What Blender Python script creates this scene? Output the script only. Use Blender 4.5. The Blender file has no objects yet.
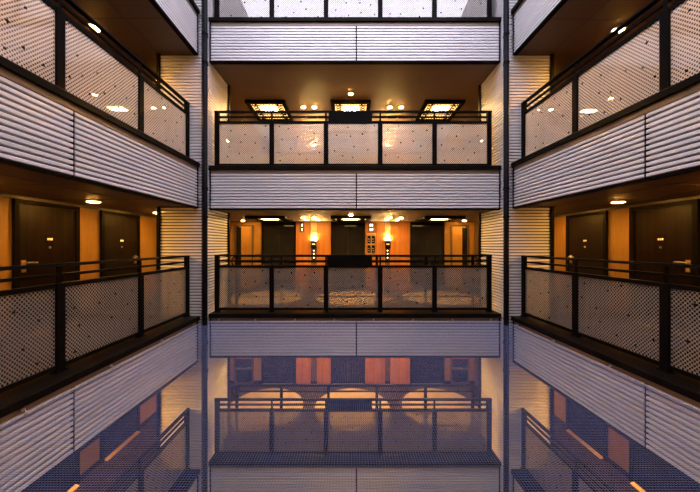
import bpy, bmesh, math, random
from mathutils import Vector
C = bpy.context.scene
COL = C.collection
random.seed(7)

# ------------------------------------------------------------------ camera
FPX = 290.0
cam_d = bpy.data.cameras.new('camera'); cam_d.sensor_width = 36.0
cam_d.lens = FPX/700.0*36.0; cam_d.shift_y = -0.001; cam_d.clip_start = 0.02
cam = bpy.data.objects.new('camera', cam_d); COL.objects.link(cam)
cam.location = (0, 0, 0); cam.rotation_euler = (math.pi/2, 0, 0)
C.camera = cam

# ------------------------------------------------------------------ sky, exposure
SKY = 2.35
w = bpy.data.worlds.new('dusk_sky'); C.world = w; w.use_nodes = True
wn = w.node_tree.nodes; wl = w.node_tree.links
bg = wn['Background']
tc = wn.new('ShaderNodeTexCoord'); sp = wn.new('ShaderNodeSeparateXYZ')
rp = wn.new('ShaderNodeValToRGB')
rp.color_ramp.elements[0].position = 0.0; rp.color_ramp.elements[0].color = (0.80, 0.74, 0.78, 1)
rp.color_ramp.elements[1].position = 1.0; rp.color_ramp.elements[1].color = (0.74, 0.72, 0.90, 1)
wl.new(tc.outputs['Generated'], sp.inputs[0]); wl.new(sp.outputs['Z'], rp.inputs[0])
wl.new(rp.outputs[0], bg.inputs[0]); bg.inputs[1].default_value = SKY
vs = C.view_settings
vs.view_transform = 'Standard'; vs.look = 'None'; vs.gamma = 1.0; vs.use_curve_mapping = False
vs.exposure = 1.35
LAMP = 1.2          # common factor on every lamp of the building
AMBER = (1.0, 0.50, 0.13)

# ------------------------------------------------------------------ materials
MATS = {}
def new_mat(name):
    m = bpy.data.materials.new(name); m.use_nodes = True; MATS[name] = m
    return m, m.node_tree.nodes, m.node_tree.links, m.node_tree.nodes['Principled BSDF']
def noise_mat(name, c1, c2, rough=0.5, metal=0.0, scale=(4, 4, 4), detail=3.0, spec=0.5, bump=0.0, coat=0.0):
    m, n, l, b = new_mat(name)
    t = n.new('ShaderNodeTexCoord'); mp = n.new('ShaderNodeMapping'); mp.inputs['Scale'].default_value = scale
    nz = n.new('ShaderNodeTexNoise'); nz.inputs['Scale'].default_value = 1.0; nz.inputs['Detail'].default_value = detail
    r = n.new('ShaderNodeValToRGB')
    r.color_ramp.elements[0].position = 0.35; r.color_ramp.elements[0].color = (*c1, 1)
    r.color_ramp.elements[1].position = 0.65; r.color_ramp.elements[1].color = (*c2, 1)
    l.new(t.outputs['Object'], mp.inputs[0]); l.new(mp.outputs[0], nz.inputs[0]); l.new(nz.outputs[0], r.inputs[0])
    l.new(r.outputs[0], b.inputs['Base Color'])
    b.inputs['Roughness'].default_value = rough; b.inputs['Metallic'].default_value = metal
    b.inputs['Specular IOR Level'].default_value = spec
    b.inputs['Coat Weight'].default_value = coat
    if bump:
        bp = n.new('ShaderNodeBump'); bp.inputs['Strength'].default_value = bump; bp.inputs['Distance'].default_value = 0.01
        l.new(nz.outputs[0], bp.inputs['Height']); l.new(bp.outputs[0], b.inputs['Normal'])
    return m
def emit_mat(name, col, strength):
    m, n, l, b = new_mat(name)
    b.inputs['Base Color'].default_value = (*col, 1)
    b.inputs['Emission Color'].default_value = (*col, 1)
    b.inputs['Emission Strength'].default_value = strength
    return m
clad = noise_mat('silver_cladding', (0.72, 0.705, 0.73), (0.79, 0.77, 0.80), 0.42, 0.15, (1.2, 1.2, 6))
backing = noise_mat('dark_backing', (0.02, 0.019, 0.022), (0.03, 0.028, 0.032), 0.7, 0.0, (5, 5, 5))
flash = noise_mat('tan_flashing', (0.21, 0.155, 0.115), (0.26, 0.19, 0.14), 0.4, 0.2, (2, 2, 2))
black = noise_mat('black_metal', (0.004, 0.0035, 0.0035), (0.006, 0.005, 0.005), 0.4, 0.0, (6, 6, 6), 3.0, 0.02)
ledge_m = noise_mat('bronze_ledge', (0.005, 0.004, 0.0035), (0.009, 0.007, 0.006), 0.3, 0.0, (5, 5, 5), 3.0, 0.03)
pipe_m = noise_mat('dark_pipe', (0.004, 0.004, 0.006), (0.007, 0.007, 0.010), 0.4, 0.0, (4, 4, 2), 3.0, 0.04)
soffit = noise_mat('soffit_panel', (0.115, 0.076, 0.066), (0.135, 0.09, 0.078), 0.6, 0.0, (1, 1, 1))
ochre = noise_mat('ochre_wallpaper', (0.19, 0.095, 0.011), (0.22, 0.115, 0.014), 0.7, 0.0, (30, 30, 3))
orange = noise_mat('orange_wood', (0.19, 0.063, 0.005), (0.27, 0.098, 0.008), 0.5, 0.0, (22, 22, 0.8))
wood = noise_mat('dark_door_wood', (0.002, 0.0009, 0.0006), (0.008, 0.0034, 0.002), 0.45, 0.0, (16, 16, 0.5), 3.0, 0.1)
boardm = noise_mat('uplight_glow_tan', (0.30, 0.20, 0.10), (0.34, 0.23, 0.12), 0.6, 0.0, (8, 8, 8))  # paler slot colour, imitates the glow above the uplights
slotm = noise_mat('dark_slot_panel', (0.035, 0.02, 0.01), (0.055, 0.03, 0.014), 0.5, 0.0, (8, 8, 8))
carpet = noise_mat('dark_carpet', (0.012, 0.007, 0.006), (0.030, 0.018, 0.015), 0.95, 0.0, (1.2, 9, 9), 4.0, 0.1, 0.3)
cream = noise_mat('cream_carpet', (0.26, 0.20, 0.15), (0.31, 0.25, 0.19), 0.95, 0.0, (60, 60, 60), 2.0, 0.1, 0.3)
brass = noise_mat('brass', (0.75, 0.47, 0.16), (0.82, 0.55, 0.22), 0.28, 1.0, (10, 10, 10))
sill_m = noise_mat('brass_threshold', (0.72, 0.45, 0.14), (0.80, 0.52, 0.20), 0.36, 1.0, (10, 10, 10))
steel = noise_mat('satin_steel', (0.65, 0.64, 0.62), (0.72, 0.71, 0.70), 0.3, 1.0, (10, 10, 10))
white_m = noise_mat('pale_marking', (0.72, 0.68, 0.64), (0.78, 0.74, 0.70), 0.5, 0.0, (10, 10, 10))
darkglass = noise_mat('dark_glass', (0.006, 0.006, 0.008), (0.010, 0.010, 0.013), 0.06, 0.0, (2, 2, 2), 2.0, 0.12)
netm = noise_mat('net_cord', (0.15, 0.22, 0.58), (0.20, 0.28, 0.66), 0.6, 0.0, (9, 9, 9))
ropem = noise_mat('net_rope', (0.42, 0.44, 0.58), (0.62, 0.64, 0.78), 0.6, 0.0, (40, 40, 40))
lampm = emit_mat('downlight_lens', (1.0, 0.46, 0.075), 210.0*LAMP)
spotm = emit_mat('spot_lens', (1.0, 0.47, 0.08), 300.0*LAMP)
panelm = emit_mat('lamp_panel', (1.0, 0.62, 0.20), 24.0*LAMP)
amberm = emit_mat('amber_shade', (1.0, 0.55, 0.16), 0.9*LAMP)
sconcem = emit_mat('sconce_lens', (1.0, 0.66, 0.22), 420.0*LAMP)
btnm = emit_mat('lit_button', (1.0, 0.80, 0.55), 1.2*LAMP)

def frit_glass(name, f_tl, f_df, rough, f_rf, dot, f_gl, tint):
    m, n, l, b = new_mat(name)
    n.remove(b); out = n['Material Output']
    uv = n.new('ShaderNodeUVMap'); uv.uv_map = 'metres'
    def dots(off):
        a = n.new('ShaderNodeVectorMath'); a.operation = 'ADD'; a.inputs[1].default_value = (off[0], off[1], 0)
        s = n.new('ShaderNodeVectorMath'); s.operation = 'MULTIPLY'; s.inputs[1].default_value = (1/.040, 1/.046, 0)
        f = n.new('ShaderNodeVectorMath'); f.operation = 'FRACTION'
        c = n.new('ShaderNodeVectorMath'); c.operation = 'SUBTRACT'; c.inputs[1].default_value = (.5, .5, 0)
        g = n.new('ShaderNodeVectorMath'); g.operation = 'LENGTH'
        k = n.new('ShaderNodeMath'); k.operation = 'LESS_THAN'; k.inputs[1].default_value = dot
        l.new(uv.outputs[0], a.inputs[0]); l.new(a.outputs[0], s.inputs[0]); l.new(s.outputs[0], f.inputs[0])
        l.new(f.outputs[0], c.inputs[0]); l.new(c.outputs[0], g.inputs[0]); l.new(g.outputs['Value'], k.inputs[0])
        return k
    d1 = dots((0, 0)); d2 = dots((.020, .023))
    mx = n.new('ShaderNodeMath'); mx.operation = 'MAXIMUM'
    l.new(d1.outputs[0], mx.inputs[0]); l.new(d2.outputs[0], mx.inputs[1])
    tr = n.new('ShaderNodeBsdfTransparent'); tr.inputs[0].default_value = (tint, tint, tint, 1)
    rf = n.new('ShaderNodeBsdfRefraction'); rf.distribution = 'BECKMANN'; rf.inputs['Roughness'].default_value = rough; rf.inputs['IOR'].default_value = 1.4
    tl = n.new('ShaderNodeBsdfTranslucent'); tl.inputs[0].default_value = (.95, .92, .88, 1)
    df = n.new('ShaderNodeBsdfDiffuse'); df.inputs[0].default_value = (.86, .83, .80, 1)
    gl = n.new('ShaderNodeBsdfGlossy'); gl.inputs['Roughness'].default_value = 0.02
    bk = n.new('ShaderNodeBsdfDiffuse'); bk.inputs[0].default_value = (.02, .018, .018, 1)
    def mix(fac, s1, s2):
        x = n.new('ShaderNodeMixShader')
        if isinstance(fac, (int, float)): x.inputs[0].default_value = fac
        else: l.new(fac, x.inputs[0])
        l.new(s1.outputs[0], x.inputs[1]); l.new(s2.outputs[0], x.inputs[2]); return x
    a = mix(f_rf, tr, rf)
    a = mix(f_tl, a, tl)
    a = mix(f_df, a, df)
    a = mix(mx.outputs[0], a, mix(0.12, bk, tr))
    a = mix(f_gl, a, gl)
    l.new(a.outputs[0], out.inputs['Surface'])
    return m
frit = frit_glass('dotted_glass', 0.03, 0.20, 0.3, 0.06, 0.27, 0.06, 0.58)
frit_lit = frit_glass('lit_dotted_glass', 0.5, 0.45, 0.5, 0.45, 0.21, 0.16, 0.95)  # same glass whitened; the brightness of the upper levels is in its colour
def clear_glass():
    m, n, l, b = new_mat('clear_glass'); n.remove(b)
    t = n.new('ShaderNodeBsdfTransparent'); t.inputs[0].default_value = (.97, .98, .97, 1)
    l.new(t.outputs[0], n['Material Output'].inputs['Surface']); return m
clear = clear_glass()

# ------------------------------------------------------------------ helpers
class Frame:
    """local (a along, b away from the light well, z) -> world"""
    def __init__(s, o, ea, eb): s.o = Vector((*o, 0)); s.ea = Vector((*ea, 0)).normalized(); s.eb = Vector((*eb, 0)).normalized()
    def __call__(s, a, b, z): return s.o + s.ea*a + s.eb*b + Vector((0, 0, z))
WORLD = Frame((0, 0), (1, 0), (0, 1))
class MB:
    def __init__(s, f=WORLD): s.f = f; s.v = []; s.q = []; s.mi = []; s.uv = {}; s.sm = set()
    def box(s, a0, a1, b0, b1, z0, z1, mi=0):
        i = len(s.v)
        for z in (z0, z1):
            for (a, b) in ((a0, b0), (a1, b0), (a1, b1), (a0, b1)): s.v.append(s.f(a, b, z))
        for q in ((0, 3, 2, 1), (4, 5, 6, 7), (0, 1, 5, 4), (1, 2, 6, 5), (2, 3, 7, 6), (3, 0, 4, 7)):
            s.q.append(tuple(i+k for k in q)); s.mi.append(mi)
        return s
    def prism(s, poly, a0, a1, mi=0):
        """closed profile of (b, z) extruded along a"""
        i = len(s.v); n = len(poly)
        for a in (a0, a1):
            for (b, z) in poly: s.v.append(s.f(a, b, z))
        for k in range(n):
            s.q.append((i+k, i+(k+1) % n, i+n+(k+1) % n, i+n+k)); s.mi.append(mi)
        s.q.append(tuple(i+k for k in range(n))[::-1]); s.mi.append(mi)
        s.q.append(tuple(i+n+k for k in range(n))); s.mi.append(mi)
        return s
    def tube(s, pts, r, n=8, mi=0, cap=True):
        pts = [Vector(p) for p in pts]; i = len(s.v)
        for k, p in enumerate(pts):
            d = (pts[min(k+1, len(pts)-1)]-pts[max(k-1, 0)]).normalized()
            u = d.cross(Vector((0, 0, 1)))
            if u.length < 1e-4: u = d.cross(Vector((1, 0, 0)))
            u.normalize(); t = d.cross(u)
            for j in range(n):
                an = 2*math.pi*(j+.5)/n
                s.v.append(p+u*math.cos(an)*r+t*math.sin(an)*r)
        for k in range(len(pts)-1):
            for j in range(n):
                s.sm.add(len(s.q))
                s.q.append((i+k*n+j, i+k*n+(j+1) % n, i+(k+1)*n+(j+1) % n, i+(k+1)*n+j)); s.mi.append(mi)
        if cap:
            s.q.append(tuple(i+j for j in range(n))[::-1]); s.mi.append(mi)
            e = i+(len(pts)-1)*n
            s.q.append(tuple(e+j for j in range(n))); s.mi.append(mi)
        return s
    def ltube(s, pts, r, n=8): return s.tube([s.f(*p) for p in pts], r, n)
    def lathe(s, c, prof, n=20, axis='z', mi=0):
        """prof of (radius, height) about a vertical axis (or one along b) through world point c"""
        i = len(s.v); c = Vector(c)
        for (r, h) in prof:
            for j in range(n):
                an = 2*math.pi*j/n
                if axis == 'z': s.v.append(c+Vector((r*math.cos(an), r*math.sin(an), h)))
                else: s.v.append(c+s.f.ea*r*math.cos(an)+Vector((0, 0, r*math.sin(an)))+s.f.eb*h)
        for k in range(len(prof)-1):
            for j in range(n):
                s.q.append((i+k*n+j, i+k*n+(j+1) % n, i+(k+1)*n+(j+1) % n, i+(k+1)*n+j)); s.mi.append(mi)
        for k in (0, len(prof)-1):
            if prof[k][0] > 1e-4:
                s.q.append(tuple(i+k*n+j for j in range(n))); s.mi.append(mi)
        return s
def link(name, mb, mats, parent=None, base=None):
    if not isinstance(mats, (list, tuple)): mats = [mats]
    if base is None: base = Vector(parent['_b']) if parent and '_b' in parent else Vector((0, 0, 0))
    me = bpy.data.meshes.new(name)
    me.from_pydata([tuple(v-base) for v in mb.v], [], mb.q)
    for m in mats: me.materials.append(m)
    for k, p in enumerate(me.polygons):
        p.material_index = mb.mi[k]
        if k in mb.sm: p.use_smooth = True
    bm = bmesh.new(); bm.from_mesh(me); bmesh.ops.recalc_face_normals(bm, faces=bm.faces); bm.to_mesh(me); bm.free()
    o = bpy.data.objects.new(name, me); COL.objects.link(o)
    if parent: o.parent = parent
    return o
BASES = {}
def thing(name, label, cat, loc, group=None):
    o = bpy.data.objects.new(name, None); COL.objects.link(o); o.empty_display_size = 0.1
    o.location = loc; o['label'] = label; o['category'] = cat
    if group: o['group'] = group
    BASES[o.name] = Vector(loc); return o
def part(name, mb, mats, root, parent=None, label=None):
    o = link(name, mb, mats, parent or root, BASES[root.name])
    if label: o['label'] = label
    return o
def single(name, mb, mats, label, cat, base, group=None):
    o = link(name, mb, mats, None, Vector(base)); o.location = base
    o['label'] = label; o['category'] = cat
    if group: o['group'] = group
    return o
def struct(name, mb, mats, label=None, parent=None):
    o = link(name, mb, mats, parent, Vector((0, 0, 0)))
    if not parent: o['kind'] = 'structure'
    if label: o['label'] = label
    return o
def copy_tree(o, loc, label=None, group=None):
    r = o.copy(); COL.objects.link(r); r.location = loc
    if label: r['label'] = label
    if group: r['group'] = group
    for ch in list(o.children):
        c = ch.copy(); COL.objects.link(c); c.parent = r
        for g in list(ch.children):
            d = g.copy(); COL.objects.link(d); d.parent = c
    return r

# ------------------------------------------------------------------ the layout
PITCH = 3.0
FLOOR, CEIL = -1.43, 0.76
YB = 5.894                                     # face of the far gallery
CX = 0.10
YW = 9.30                                      # far wall of the lift lobby
YE = 5.70                                      # far end of the side galleries
FAR = Frame((CX, YB), (1, 0), (0, 1))
LEFT = Frame((-2.98, YE), (-.0055, -1), (-1, .0055))
RIGHT = Frame((3.195, YE), (.0324, -1), (1, .0324))
NEAR = Frame((CX, 0.38), (1, 0), (0, -1))
SIDE = {'left': LEFT, 'right': RIGHT, 'far': FAR, 'near': NEAR}
LV = {2: 'topmost gallery', 1: 'upper gallery', 0: 'middle gallery', -1: 'lowest gallery'}
WD = 2.10                                      # corridor depth of the side galleries

# ------------------------------------------------------------------ floors and ceilings
for L in (-1, 0, 1, 2):
    z = PITCH*L
    for sd in ('left', 'right'):
        m = MB(SIDE[sd]); m.box(-3.75, 6.6, .03, WD, z+FLOOR-.18, z+FLOOR)
        struct('floor', m, carpet, 'dark carpeted corridor floor of the %s, %s side' % (LV[L], sd))
        m = MB(SIDE[sd]); m.box(-3.75, 6.6, .03, WD, z+CEIL, z+CEIL+.05)
        struct('ceiling', m, soffit, 'brown corridor soffit of the %s, %s side' % (LV[L], sd))
    m = MB(); m.box(-3.2, 3.4, YB+.03, YW, z+FLOOR-.181, z+FLOOR-.001)
    struct('floor', m, carpet, 'dark carpeted lobby floor of the '+LV[L])
    m = MB(); m.box(-3.2, 3.4, YB+.03, YW, z+CEIL+.001, z+CEIL+.051)
    struct('ceiling', m, soffit, 'brown lobby soffit of the '+LV[L])
    # thin panel joints in the soffit
    for k, (fr, segs) in enumerate(((LEFT, ((.75, .75), (1.45, 1.45))), (RIGHT, ((.75, .75), (1.45, 1.45))))):
        m = MB(fr)
        for b, _ in segs: m.box(-.02, 6, b-.004, b+.004, z+CEIL-.003, z+CEIL+.01)
        for a in (.9, 2.1, 3.3, 4.5): m.box(a-.004, a+.004, .05, WD-.03, z+CEIL-.0031, z+CEIL+.01)
        struct('trim_%d' % (len([o for o in bpy.data.objects if o.name.startswith('trim_')])+1), m, slotm)
    if L < 2:
        m = MB(); m.box(-5.0, 5.3, -4.0, -.92, z+CEIL, z+CEIL+.05); m.box(-3.0, 3.3, -.92, .35, z+CEIL, z+CEIL+.05); struct('ceiling', m, soffit)
        m = MB(); m.box(-5.0, 5.3, -4.0, -.92, z+FLOOR-.18, z+FLOOR); m.box(-3.0, 3.3, -.92, .35, z+FLOOR-.18, z+FLOOR); struct('floor', m, carpet)
NT = [len([o for o in bpy.data.objects if o.name.startswith('trim_')])]
def trim(mb, mat, label=None):
    NT[0] += 1
    return struct('trim_%d' % NT[0], mb, mat, label)

# walls behind the galleries (one per side, all storeys)
Z0, Z1 = -8.2, 2*PITCH+CEIL+.06
m = MB(); m.box(-3.4, 3.7, -.5, 6.0, Z0-.1, Z0); struct('floor', m, carpet, 'dark ground at the bottom of the light well')
m = MB(); m.box(-5.3, 5.8, 5.95, 6.05, Z0, -5.32); struct('wall_lower_far', m, slotm)
m = MB(LEFT); m.box(-.2, 6.6, .06, .15, Z0, -5.32); struct('wall_lower_left', m, slotm)
m = MB(RIGHT); m.box(-.2, 6.6, .06, .15, Z0, -5.32); struct('wall_lower_right', m, slotm)
m = MB(); m.box(-5.3, 5.8, .20, .30, Z0, -4.62); struct('wall_lower_near', m, slotm)
for s in ('left', 'right'):
    m = MB(SIDE[s]); m.box(-3.8, 9.9, WD, WD+.15, Z0, Z1)
    struct('wall_'+s, m, ochre, 'ochre corridor wall on the '+s)
m = MB(); m.box(-5.3, 5.6, YW, YW+.15, Z0, Z1); struct('wall_far', m, ochre, 'ochre wall at the back of the lift lobbies')
m = MB(); m.box(-5.3, 5.8, -4.15, -4.0, Z0, Z1); struct('wall_near', m, ochre)
for L in (-1, 0, 1, 2):
    for s in ('left', 'right'):
        m = MB(SIDE[s]); m.box(-3.6, 6.5, WD-.02, WD, PITCH*L+FLOOR, PITCH*L+FLOOR+.10)
        struct('baseboard_'+s, m, wood)
        m = MB(SIDE[s]); m.box(-3.6, 6.5, WD-.03, WD, PITCH*L+CEIL-.05, PITCH*L+CEIL)
        trim(m, slotm)

# ------------------------------------------------------------------ corrugated cladding
CP = 0.06
def corrugation(m, a0, a1, zlo, zhi, b=0.0, thick=.07):
    """rounded metal ribs over a dark backing sheet (material 1)"""
    n = round((zhi-zlo)/CP); p = (zhi-zlo)/n
    m.box(a0, a1, b+.045, b+thick, zlo, zhi, 1)
    for k in range(n):
        z = zlo+k*p
        m.prism([(b+.045, z+.009), (b+.006, z+.010), (b, z+.016), (b, z+p-.017), (b+.006, z+p-.011), (b+.045, z+p-.010)], a0, a1)
    return m

# the two corner shafts between the side galleries and the far gallery
for s, x0, x1, pipe in (('left', -3.77, -2.86, -2.815), ('right', 3.98, 3.06, 3.035)):
    sg = 1 if s == 'left' else -1
    fr = Frame((x0, 5.72), (sg, 0), (0, 1))
    m = MB(fr); corrugation(m, 0.02, abs(x1-x0), Z0, Z1-.06)
    m.f = Frame((x1, 5.72), (0, 1), (-sg, 0)); corrugation(m, 0.0, 1.06, Z0, Z1-.06)
    m.f = WORLD
    m.box(min(x0, x1)+.07*(s == 'right'), max(x0, x1)-.07*(s == 'left'), 5.79, 6.80, Z0, Z1-.06)
    struct('wall_corner_'+s, m, [clad, backing], 'corrugated metal corner shaft beside the %s gallery' % s)
    m = MB(); m.box(x0-.03, x0+.03, 5.69, 6.82, Z0, Z1-.06); trim(m, black, 'dark edge strip of the %s corner shaft' % s)
    m = MB(); m.box(x1-.03, x1+.03, 6.78, 6.85, Z0, Z1-.06); trim(m, black)
    t = thing('drain_pipe', 'tall dark vertical pipe running up the %s corner of the light well' % s, 'pipe', (pipe, 5.63, Z0), 'vertical corner pipes')
    part('pipe', MB().tube([(pipe, 5.63, Z0), (pipe, 5.63, Z1)], .047, 16), pipe_m, t)
    for L in (-1, 0, 1, 2):
        for zz in (-1.9, 0.55):
            z = PITCH*L+zz
            mm = MB(); mm.lathe((pipe, 5.63, z), [(.047, -.02), (.056, -.02), (.056, .02), (.047, .02)], 16)
            mm.box(pipe-.02, pipe+.02, 5.66, 5.725, z-.018, z+.018)
            part('pipe_clamp', mm, pipe_m, t)

# ------------------------------------------------------------------ gallery fronts
def fascia(s, L, a0, a1, joints):
    fr = SIDE[s]; z = PITCH*L
    zt, zb = -1.535+z, -2.255+z
    nm = {'far': 'far', 'left': 'left', 'right': 'right', 'near': 'near'}[s]
    t = thing('gallery_fascia', 'corrugated silver balcony front of the %s side, %s' % (nm, LV[L]), 'cladding', fr((a0+a1)/2, .05, zb), 'corrugated gallery fronts')
    cuts = [a0]+joints+[a1]
    for k in range(len(cuts)-1):
        g0 = .012 if k > 0 else .014; g1 = .012 if k < len(cuts)-2 else .014
        part('cladding_panel', corrugation(MB(fr), cuts[k]+g0, cuts[k+1]-g1, zb, zt), [clad, backing], t)
    for j in joints:
        part('joint_strip', MB(fr).box(j-.018, j+.018, .012, .05, zb, zt+.05), black, t)
    part('flashing', MB(fr).box(a0+.014, a1-.014, .004, .05, zt, zt+.072), flash, t)
    e = MB(fr)
    e.box(a0-.004, a0+.016, -.012, .06, zb, zt+.07); part('edge_trim', e, black, t)
    e = MB(fr); e.box(a1-.016, a1+.004, -.012, .06, zb, zt+.07); part('edge_trim', e, black, t)
    part('bottom_trim', MB(fr).box(a0-.004, a1+.004, -.014, .07, zb-.028, zb), black, t)
    part('coping', MB(fr).prism([(-.04, -1.465+z), (-.04, -1.392+z), (-.03, -1.385+z), (.34, -1.385+z), (.34, -1.425+z), (.02, -1.465+z)], a0-.012, a1+.012), ledge_m, t)
    return t

def railing(s, L, posts, b, sign=None, a_ext=.05):
    fr = SIDE[s]; z = PITCH*L
    a0, a1 = posts[0], posts[-1]
    t = thing('balcony_railing', 'black railing with dotted glass panels on the %s side, %s' % (s, LV[L]), 'railing', fr((a0+a1)/2, b, -1.385+z), 'glass gallery railings')
    part('handrail', MB(fr).prism([(b-.035, -.232+z), (b-.03, -.205+z), (b-.02, -.196+z), (b+.02, -.196+z), (b+.03, -.205+z), (b+.035, -.232+z)], min(a0, a1)-a_ext, max(a0, a1)+a_ext), black, t)
    part('mid_rail', MB(fr).box(a0, a1, b-.014, b+.014, -.342+z, -.308+z), black, t)
    for k, p in enumerate(posts):
        e = (k in (0, len(posts)-1))
        m = MB(fr)
        if e: m.box(p-.045, p+.045, b-.03, b+.03, -1.385+z, -.232+z)
        else:
            m.box(p-.045, p+.045, b-.03, b+.03, -1.385+z, -.415+z)
            m.box(p-.018, p+.018, b-.012, b+.012, -.415+z, -.232+z)
        po_ = part('post', m, black, t)
        part('base_plate', MB(fr).box(p-.06, p+.06, b-.045, b+.045, -1.385+z, -1.373+z), black, t, po_)
    part('top_bar', MB(fr).box(a0, a1, b-.022, b+.022, -.465+z, -.415+z), black, t)
    part('bottom_bar', MB(fr).box(a0, a1, b-.022, b+.022, -1.345+z, -1.300+z), black, t)
    rnd = random.Random(hash((s == 'left', s == 'far', L)) % 1000+L)
    for k in range(len(posts)-1):
        p0, p1 = posts[k]+.048, posts[k+1]-.048
        if p1 < p0: p0, p1 = posts[k+1]+.048, posts[k]-.048
        m = MB(fr)
        m.box(p0, p1, b-.005, b+.005, -1.300+z, -.465+z, 1)
        m.mi[2] = 0                                    # face towards the light well carries the printed dots
        if s == 'near': pass
        nsq = 11; made = []
        for _ in range(60):
            if len(made) >= nsq: break
            q = (p0+.06+rnd.random()*(p1-p0-.12), -1.25+rnd.random()*.74)
            if all((q[0]-r[0])**2+(q[1]-r[1])**2 > .035 for r in made): made.append(q)
        for (qa, qz) in made:
            m.box(qa-.013, qa+.013, b-.0065, b-.0055, qz-.013+z, qz+.013+z, 2)
        g = part('glass_panel', m, [frit_lit if L > 0 else frit, clear, black], t)
        uv = g.data.uv_layers.new(name='metres')
        inv = fr
        for poly in g.data.polygons:
            for li in poly.loop_indices:
                co = g.data.vertices[g.data.loops[li].vertex_index].co+BASES[t.name]-fr.o
                uv.data[li].uv = (co.dot(fr.ea), co.z)
    if sign:
        part('sign_panel', MB(fr).box(sign[0], sign[1], b-.03, b+.03, -.46+z, -.215+z), black, t, None, 'solid black panel in the middle of the railing')
    return t

BPOST = [-2.87, -1.73, -.60, .53, 1.66, 2.80]
SPOST = [.05, 1.30, 2.52, 3.75, 4.98]
for L in (-1, 0, 1, 2):
    fascia('far', L, -2.945, 2.945, [.03])
    railing('far', L, BPOST, .16, (-.54, .36) if L < 2 else None)
    for s in ('left', 'right'):
        fascia(s, L, .025, 5.30, [2.55 if s == 'left' else 2.48])
        railing(s, L, SPOST, .20)
for L in (0, 1, 2):
    fascia('near', L, -2.945, 2.945, [.03])
    if L: railing('near', L, BPOST, .16)

# ------------------------------------------------------------------ inner guard rail of each lobby
for L in (-1, 0, 1):
    z = PITCH*L; y = 6.72
    t = thing('inner_guardrail', 'thin dark second guardrail with looped ends behind the far railing, '+LV[L], 'railing', (CX, y, FLOOR+z), 'inner guardrails of the lift lobbies')
    part('top_rail', MB().box(-2.62, 2.84, y-.022, y+.022, -.27+z, -.225+z), black, t)
    part('lower_rail', MB().box(-2.62, 2.84, y-.012, y+.012, -.40+z, -.37+z), black, t)
    part('foot_rail', MB().box(-2.62, 2.84, y-.012, y+.012, -1.20+z, -1.17+z), black, t)
    for x in (-2.62, -1.59, -.5, .62, 1.75, 2.84):
        part('post', MB().box(x-.03, x+.03, y-.02, y+.02, FLOOR+z, -.25+z), black, t)
    for sg, x in ((-1, -2.62), (1, 2.84)):
        pts = [(x, y, -.25+z)]+[(x+sg*(.12*math.sin(k*math.pi/12)), y, -.37+z+.12*math.cos(k*math.pi/12)) for k in range(13)]+[(x, y, -.49+z)]
        part('end_loop', MB().tube(pts, .014, 8), black, t)

# ------------------------------------------------------------------ round cream rugs
RUGX = (-2.32, .06, 2.46)
WHERE = ('left', 'middle', 'right')
for L in (-1, 0, 1):
    for k, x in enumerate(RUGX):
        m = MB(); m.lathe((x, 7.93, FLOOR+PITCH*L), [(1.03, 0), (1.03, .010), (1.02, .014), (.0001, .014)], 64)
        single('round_rug', m, cream, 'round cream rug, %s of three in the lift lobby, %s' % (WHERE[k], LV[L]), 'rug', (x, 7.93, FLOOR+PITCH*L), 'round lobby rugs')

# ------------------------------------------------------------------ room doors
ND = [0]
def room_door(s, L, a0, a1, handle_a, dirn):
    fr = SIDE[s]; z = PITCH*L; ND[0] += 1
    b = WD
    top = .66+z
    m = MB(fr)                                        # casing
    m.box(a0, a0+.07, b-.045, b, FLOOR+z, top+.05); m.box(a1-.07, a1, b-.045, b, FLOOR+z, top+.05)
    m.box(a0, a1, b-.0451, b, top-.02, top+.05)
    which = 'nearer' if a0 > 0 else 'farther'
    d = struct('door_%d' % ND[0], m, black, '%s dark wood room door in the %s corridor, %s' % (which, s, LV[L]))
    leaf = MB(fr); leaf.box(a0+.07, a1-.07, b-.025, b-.001, FLOOR+z+.01, top-.02)
    struct('door_leaf', leaf, wood, None, d)
    mid = (a0+a1)/2
    struct('number_plate', MB(fr).box(mid-.07, mid+.07, b-.030, b-.025, z+.04, z+.16), wood, None, d)
    m = MB(fr)
    for k in range(3): m.box(mid-.040+k*.03, mid-.018+k*.03, b-.032, b-.030, z+.085, z+.12)
    struct('room_number', m, white_m, None, d)
    m = MB(fr); m.lathe(fr(mid, b-.034, z-.035), [(.019, 0), (.019, .008), (.001, .008)], 14, 'b')
    struct('peephole', m, steel, None, d)
    m = MB(fr)
    m.box(handle_a-.032, handle_a+.032, b-.037, b-.025, z-.42, z-.23)
    struct('lock_plate', m, brass, None, d)
    m = MB(fr)
    m.ltube([(handle_a, b-.03, z-.27), (handle_a, b-.085, z-.27), (handle_a+dirn*.03, b-.09, z-.27), (handle_a+dirn*.15, b-.09, z-.275)], .011, 10)
    struct('door_handle', m, steel, None, d)
    m = MB(fr); m.prism([(b-.10, FLOOR+z), (b-.10, FLOOR+z+.006), (b-.04, FLOOR+z+.034), (b-.026, FLOOR+z+.034), (b-.026, FLOOR+z)], a0+.072, a1-.072)
    struct('threshold', m, sill_m, None, d)
for L in (-1, 0, 1):
    for s in ('left', 'right'):
        room_door(s, L, .30, 1.35, 1.22, -1)
        room_door(s, L, -1.24, -.17, -1.10, 1)

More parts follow.
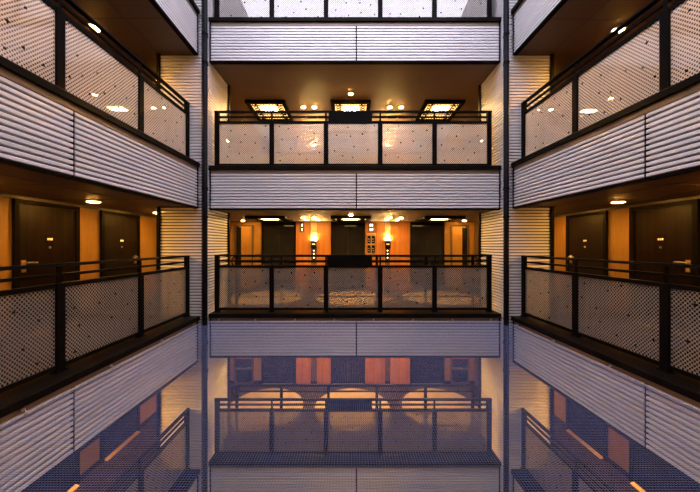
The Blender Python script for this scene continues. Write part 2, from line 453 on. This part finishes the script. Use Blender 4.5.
# ------------------------------------------------------------------ corridor downlights
ORD = ['beyond the corner shaft', 'at the gallery end', 'over the nearer door', 'nearest to the viewer']
def make_downlight(loc, r, lens, label, group, name='downlight'):
    t = thing(name, label, 'ceiling light', loc, group)
    p = Vector(loc)
    part('trim_ring', MB().lathe(p, [(r+.025, 0), (r+.022, -.012), (r, -.014), (r-.004, -.002)], 24), steel, t)
    part('lens', MB().lathe(p+Vector((0, 0, -.004)), [(r-.003, 0), (r-.003, -.012), (r*.6, -.018), (.001, -.019)], 24), lens, t)
    return t
proto = {}
for L in (1, 0, -1):
    for s in ('left', 'right'):
        for k, a in enumerate((-.97, .70, 2.37, 4.04)):
            loc = SIDE[s](a, 1.45, CEIL+PITCH*L)
            lab = 'round amber downlight in the %s corridor ceiling %s, %s' % (s, ORD[k], LV[L])
            if 'd' not in proto: proto['d'] = make_downlight(loc, .085, lampm, lab, 'corridor downlights')
            else: copy_tree(proto['d'], loc, lab, 'corridor downlights')

# lobby spots
SPOTS = [(-1.27, 7.88, 'outer left of the front row'), (-.97, 7.88, 'inner left of the front row'), (.02, 7.19, 'alone in front of the middle lamp'),
         (1.08, 7.88, 'inner right of the front row'), (1.39, 7.88, 'outer right of the front row'),
         (-1.27, 8.50, 'outer left of the back row'), (-.95, 8.50, 'inner left of the back row'), (1.08, 8.50, 'inner right of the back row'), (1.39, 8.50, 'outer right of the back row'),
         (-3.26, 8.83, 'in the far left corner'), (3.48, 8.83, 'in the far right corner')]
for L in (1, 0, -1):
    for (x, y, wh) in SPOTS:
        loc = (x, y, CEIL+PITCH*L)
        lab = 'small round amber lobby spotlight %s, %s' % (wh, LV[L])
        if 's' not in proto: proto['s'] = make_downlight(loc, .05, spotm, lab, 'lobby spotlights', 'spotlight')
        else: copy_tree(proto['s'], loc, lab, 'lobby spotlights')

# ------------------------------------------------------------------ square ornamental ceiling lamps
class ZB(MB):
    def __init__(s, f, dz): MB.__init__(s, f); s.dz = dz
    def box(s, a0, a1, b0, b1, z0, z1, mi=0): return MB.box(s, a0, a1, b0, b1, z0+s.dz, z1+s.dz, mi)
def ceiling_lamp(x, L, lab):
    z = CEIL+PITCH*L; y = 8.07; hx, hy = .52, .58
    t = thing('ceiling_lamp', lab, 'ceiling light', (x, y, z), 'square lobby ceiling lamps')
    f = WORLD
    m = ZB(Frame((x, y), (1, 0), (0, 1)), z)
    w_ = .10
    m.box(-hx, hx, -hy, -hy+w_, -.07, 0); m.box(-hx, hx, hy-w_, hy, -.07, 0)
    m.box(-hx, -hx+w_, -hy+w_, hy-w_, -.07, 0); m.box(hx-w_, hx, -hy+w_, hy-w_, -.07, 0)
    part('frame', m, black, t)
    fr = m.f
    part('amber_shade', ZB(fr, z).box(-hx+w_, hx-w_, -hy+w_, hy-w_, -.03, -.02), amberm, t)
    part('lamp_panel', ZB(fr, z).box(-.20, .20, -.30, .04, -.045, -.031), panelm, t, None, 'bright white-amber centre panel')
    m = ZB(fr, z)
    for k in range(-5, 6):                       # cut-out lattice
        u = k*.076
        m.box(u-.007, u+.007, -hy+w_, -.36, -.055, -.04)
        m.box(u-.007, u+.007, .12, hy-w_, -.055, -.04)
    for sx in (-1, 1):
        for k in range(7):
            v = -.40+k*.13
            c = fr(sx*.335, v, z-.048)
            m.tube([c+Vector((.05*math.cos(j*math.pi/6), .05*math.sin(j*math.pi/6), 0)) for j in range(13)], .010, 6)
        m.box(sx*.27-.01, sx*.27+.01, -hy+w_, hy-w_, -.055, -.04)
    m.box(-hx+w_, hx-w_, .12, .15, -.056, -.04); m.box(-hx+w_, hx-w_, -.38, -.36, -.056, -.04)
    part('lattice', m, black, t)
    return t
FIXX = (-2.20, .02, 2.46)
for L in (1, 0, -1):
    for k, x in enumerate(FIXX):
        lab = 'square black framed ornamental ceiling lamp, %s of three in the lobby, %s' % (WHERE[k], LV[L])
        if 'f' not in proto: proto['f'] = ceiling_lamp(x, L, lab)
        else: copy_tree(proto['f'], (x, 8.07, CEIL+PITCH*L), lab, 'square lobby ceiling lamps')

# ------------------------------------------------------------------ lobby back wall
def lobby(L):
    z = PITCH*L; y = YW; zf, zc = FLOOR+z, CEIL+z
    lv = LV[L]
    # lift doors
    for (x0, x1, wh) in ((-2.82, -1.73, 'left'), (-.61, .48, 'middle'), (1.92, 3.01, 'right')):
        t = thing('lift_door', 'dark glossy double lift door, %s of three, %s' % (wh, lv), 'lift door', ((x0+x1)/2, y, zf), 'lobby lift doors')
        m = MB(); m.box(x0, x0+.06, y-.06, y, zf, zc-.01); m.box(x1-.06, x1, y-.06, y, zf, zc-.01); m.box(x0+.06, x1-.06, y-.06, y, zc-.13, zc-.01)
        part('frame', m, black, t)
        xm = (x0+x1)/2
        for (p, q) in ((x0+.06, xm-.004), (xm+.004, x1-.06)):
            part('door_leaf', MB().box(p, q, y-.03, y-.002, zf+.01, zc-.13), darkglass, t)
        part('sill', MB().box(x0, x1, y-.09, y, zf, zf+.012), steel, t)
    for (x0, x1, wh) in ((-1.73, -1.25, 'right of the left lift door'), (-1.06, -.61, 'left of the middle lift door'), (.48, 1.12, 'right of the middle lift door'), (1.28, 1.92, 'left of the right lift door')):
        single('wall_panel', MB().box(x0+.006, x1-.006, y-.045, y, zf, zc-.015), orange, 'tall glowing orange wood wall panel %s, %s' % (wh, lv), 'wall panel', ((x0+x1)/2, y-.02, zf), 'orange lobby panels')
    for (x0, x1, wh) in ((-1.25, -1.06, 'left'), (1.12, 1.28, 'right')):
        xm = (x0+x1)/2
        m = MB(); m.box(x0, x1, y-.012, y, zf, zc-.015); trim(m, slotm)
        t = thing('lift_call_panel', 'black wall uplight with lift buttons below, %s of the middle lift, %s' % (wh, lv), 'wall light', (xm, y, z-.12), 'lit call panels')
        m = MB(); m.box(x0+.002, x1-.002, y-.02, y-.012, z-.05, zc-.02); part('painted_glow', m, boardm, t)  # added pale strip, uplight glow painted over the dark slot
        part('housing', MB().box(xm-.085, xm+.085, y-.11, y, z-.10, z+.16), black, t)
        m = MB(); m.box(xm-.065, xm+.065, y-.10, y-.03, z+.160, z+.172); part('lamp_lens', m, sconcem, t)
        part('display', MB().box(xm-.05, xm+.05, y-.113, y-.11, z+.02, z+.05), white_m, t)
        bp_ = part('button_plate', MB().box(xm-.045, xm+.045, y-.03, y-.012, z-.52, z-.10), black, t)
        for q in (-.17, -.27, -.40):
            m = MB(); m.lathe((xm, y-.03, z+q), [(.018, 0), (.022, -.008), (.001, -.010)], 14, 'b'); part('button', m, btnm, t, bp_)
    # small lift position indicators
    for (xm, wh) in ((-1.53, 'left'), (.68, 'right')):
        t = thing('lift_indicator', 'small pale lift indicator on orange panel %s of the middle lift, %s' % (wh, lv), 'indicator', (xm, y-.045, z+.6), 'lift indicators')
        pl_ = part('plate', MB().box(xm-.07, xm+.07, y-.06, y-.045, z+.42, z+.73), slotm, t)
        for q in (.64, .50):
            for dx in ((0,) if xm < 0 else (-.03, .03)):
                part('lamp', MB().box(xm+dx-.018, xm+dx+.018, y-.066, y-.06, z+q-.04, z+q+.04), btnm, t, pl_)
    t = thing('notice_board', 'small framed notice board with four dark panes on the orange panel, '+lv, 'notice board', (.67, y-.045, z), 'notice boards')
    part('board', MB().box(.53, .82, y-.055, y-.045, z-.30, z+.39), brass, t)
    for r, (q0, q1) in enumerate(((.06, .30), (-.24, .0))):
        for c, (p0, p1) in enumerate(((.555, .66), (.69, .795))):
            pn_ = part('pane', MB().box(p0, p1, y-.060, y-.055, z+q0, z+q1), darkglass, t)
            m = MB(); m.box(p0+.03, p1-.03, y-.063, y-.060, z+q0+.06, z+q0+.08); m.box(p0+.02, p1-.04, y-.063, y-.060, z+q0+.13, z+q0+.15)
            part('notice_mark', m, white_m, t, pn_)
    # windows at both ends of the lobby
    for (x0, x1) in ((-3.64, -3.14), (3.27, 3.75)):
        NW[0] += 1
        m = MB(); m.box(x0-.05, x0, y-.05, y, zf+.05, z+.60); m.box(x1, x1+.05, y-.05, y, zf+.05, z+.60); m.box(x0-.05, x1+.05, y-.05, y, z+.60, z+.65); m.box(x0-.05, x1+.05, y-.05, y, zf, zf+.05)
        d = struct('window_%d' % NW[0], m, slotm, 'narrow dark window at the %s end of the lift lobby, %s' % ('left' if x0 < 0 else 'right', lv))
        if L < 0: q0, q1 = x0, x1
        elif x0 < 0: q0, q1 = x0, x0+.17
        else: q0, q1 = x1-.17, x1
        struct('pane', MB().box(q0, q1, y-.03, y-.01, zf+.05, z+.60), darkglass, None, d)
        if L >= 0:
            m = MB(); m.box(q1 if x0 < 0 else x0, x1 if x0 < 0 else q0, y-.045, y-.01, zf+.05, z+.60); struct('ochre_reflection', m, ochre, None, d)  # reflection of the ochre wall in the glass, painted as a solid strip
            continue
        m = MB(); m.box(x0, x1, y-.06, y-.01, z-.62, z-.52); struct('cross_rail', m, orange, None, d)
        m = MB(); m.box(x0, x1, y-.06, y-.01, z-.95, z-.90); struct('push_bar', m, steel, None, d)
    for x in (-3.95, 4.05):
        m = MB(); m.box(x-.06, x+.06, y-.35, y, zf, zc); trim(m, slotm)
    m = MB(); m.box(-5.2, 5.4, y-.065, y, zc-.02, zc-.001); trim(m, black)
    m = MB(); m.box(-5.2, 5.4, y-.02, y, zf, zf+.09); struct('baseboard_far', m, wood)
NW = [0]
for L in (0, 1, -1): lobby(L)

# lamps in the galleries behind the viewer
for L in (0, 1):
    for k, x in enumerate((-1.6, .1, 1.8)):
        copy_tree(proto['f'], (x, -1.5, CEIL+PITCH*L), 'square black framed ceiling lamp behind the viewer, %s one, %s' % (WHERE[k], LV[L]), 'ceiling lamps behind the viewer')

# ------------------------------------------------------------------ the safety net
ZN = -1.548
def xl(y): return -2.98+.0055*(y-YE)+.012
def xr(y): return 3.195-.0324*(y-YE)-.012
y0, y1 = .42, YB-.015
t = thing('safety_net', 'blue-grey square-mesh safety net stretched across the light well below the middle gallery', 'net', (0.1, 3.1, ZN))
CELL, TR = .020, .0008
m = MB(); y = y0
while y < y1:
    m.tube([(xl(y), y, ZN), (xr(y), y, ZN)], TR, 4, cap=False); y += CELL
x = -2.95
while x < 3.36:
    ye = y1 if x < xr(y1) else YE-(x+.012-3.195)/.0324
    if ye > y0+.1: m.tube([(x, y0, ZN), (x, ye, ZN)], TR, 4, cap=False)
    x += CELL
o = part('mesh', m, netm, t)
def rope(p, q):
    p, q = Vector(p), Vector(q); n = int((q-p).length/.03); d = (q-p).normalized()
    s1 = d.cross(Vector((0, 0, 1))); up = Vector((0, 0, 1))
    mm = MB()
    for ph in (0, math.pi):
        mm.tube([p+(q-p)*(k/n)+s1*.007*math.cos(k*.9+ph)+up*.007*math.sin(k*.9+ph) for k in range(n+1)], .008, 6)
    return mm
part('border_rope', rope((xl(y0), y0, ZN), (xl(y1), y1, ZN)), ropem, t)
part('border_rope', rope((xr(y0), y0, ZN), (xr(y1), y1, ZN)), ropem, t)
part('border_rope', rope((xl(y1), y1, ZN), (xr(y1), y1, ZN)), ropem, t)
def hook(p, d):
    p = Vector(p); d = Vector(d)
    m = MB(); pts = [p+d*.004+Vector((0, 0, .045)), p-d*.012+Vector((0, 0, .045))]
    pts += [p-d*(.016+.018*math.sin(k*math.pi/8))+Vector((0, 0, .012+.022*math.cos(k*math.pi/8)+.006)) for k in range(9)]
    m.tube(pts, .006, 6); m.tube([p+d*.004+Vector((0, 0, .045)), p-d*.02+Vector((0, 0, .045))], .014, 10)
    return m
for yy in (1.7, 2.65, 3.62, 4.58, 5.52):
    part('hook', hook((xl(yy)-.012, yy, ZN), (-1, 0, 0)), steel, t)
    part('hook', hook((xr(yy)+.012, yy, ZN), (1, 0, 0)), steel, t)
for xx in (-2.66, -1.92, -1.12, -.32, .48, 1.28, 2.08, 2.86):
    part('hook', hook((xx, YB, ZN), (0, 1, 0)), steel, t)
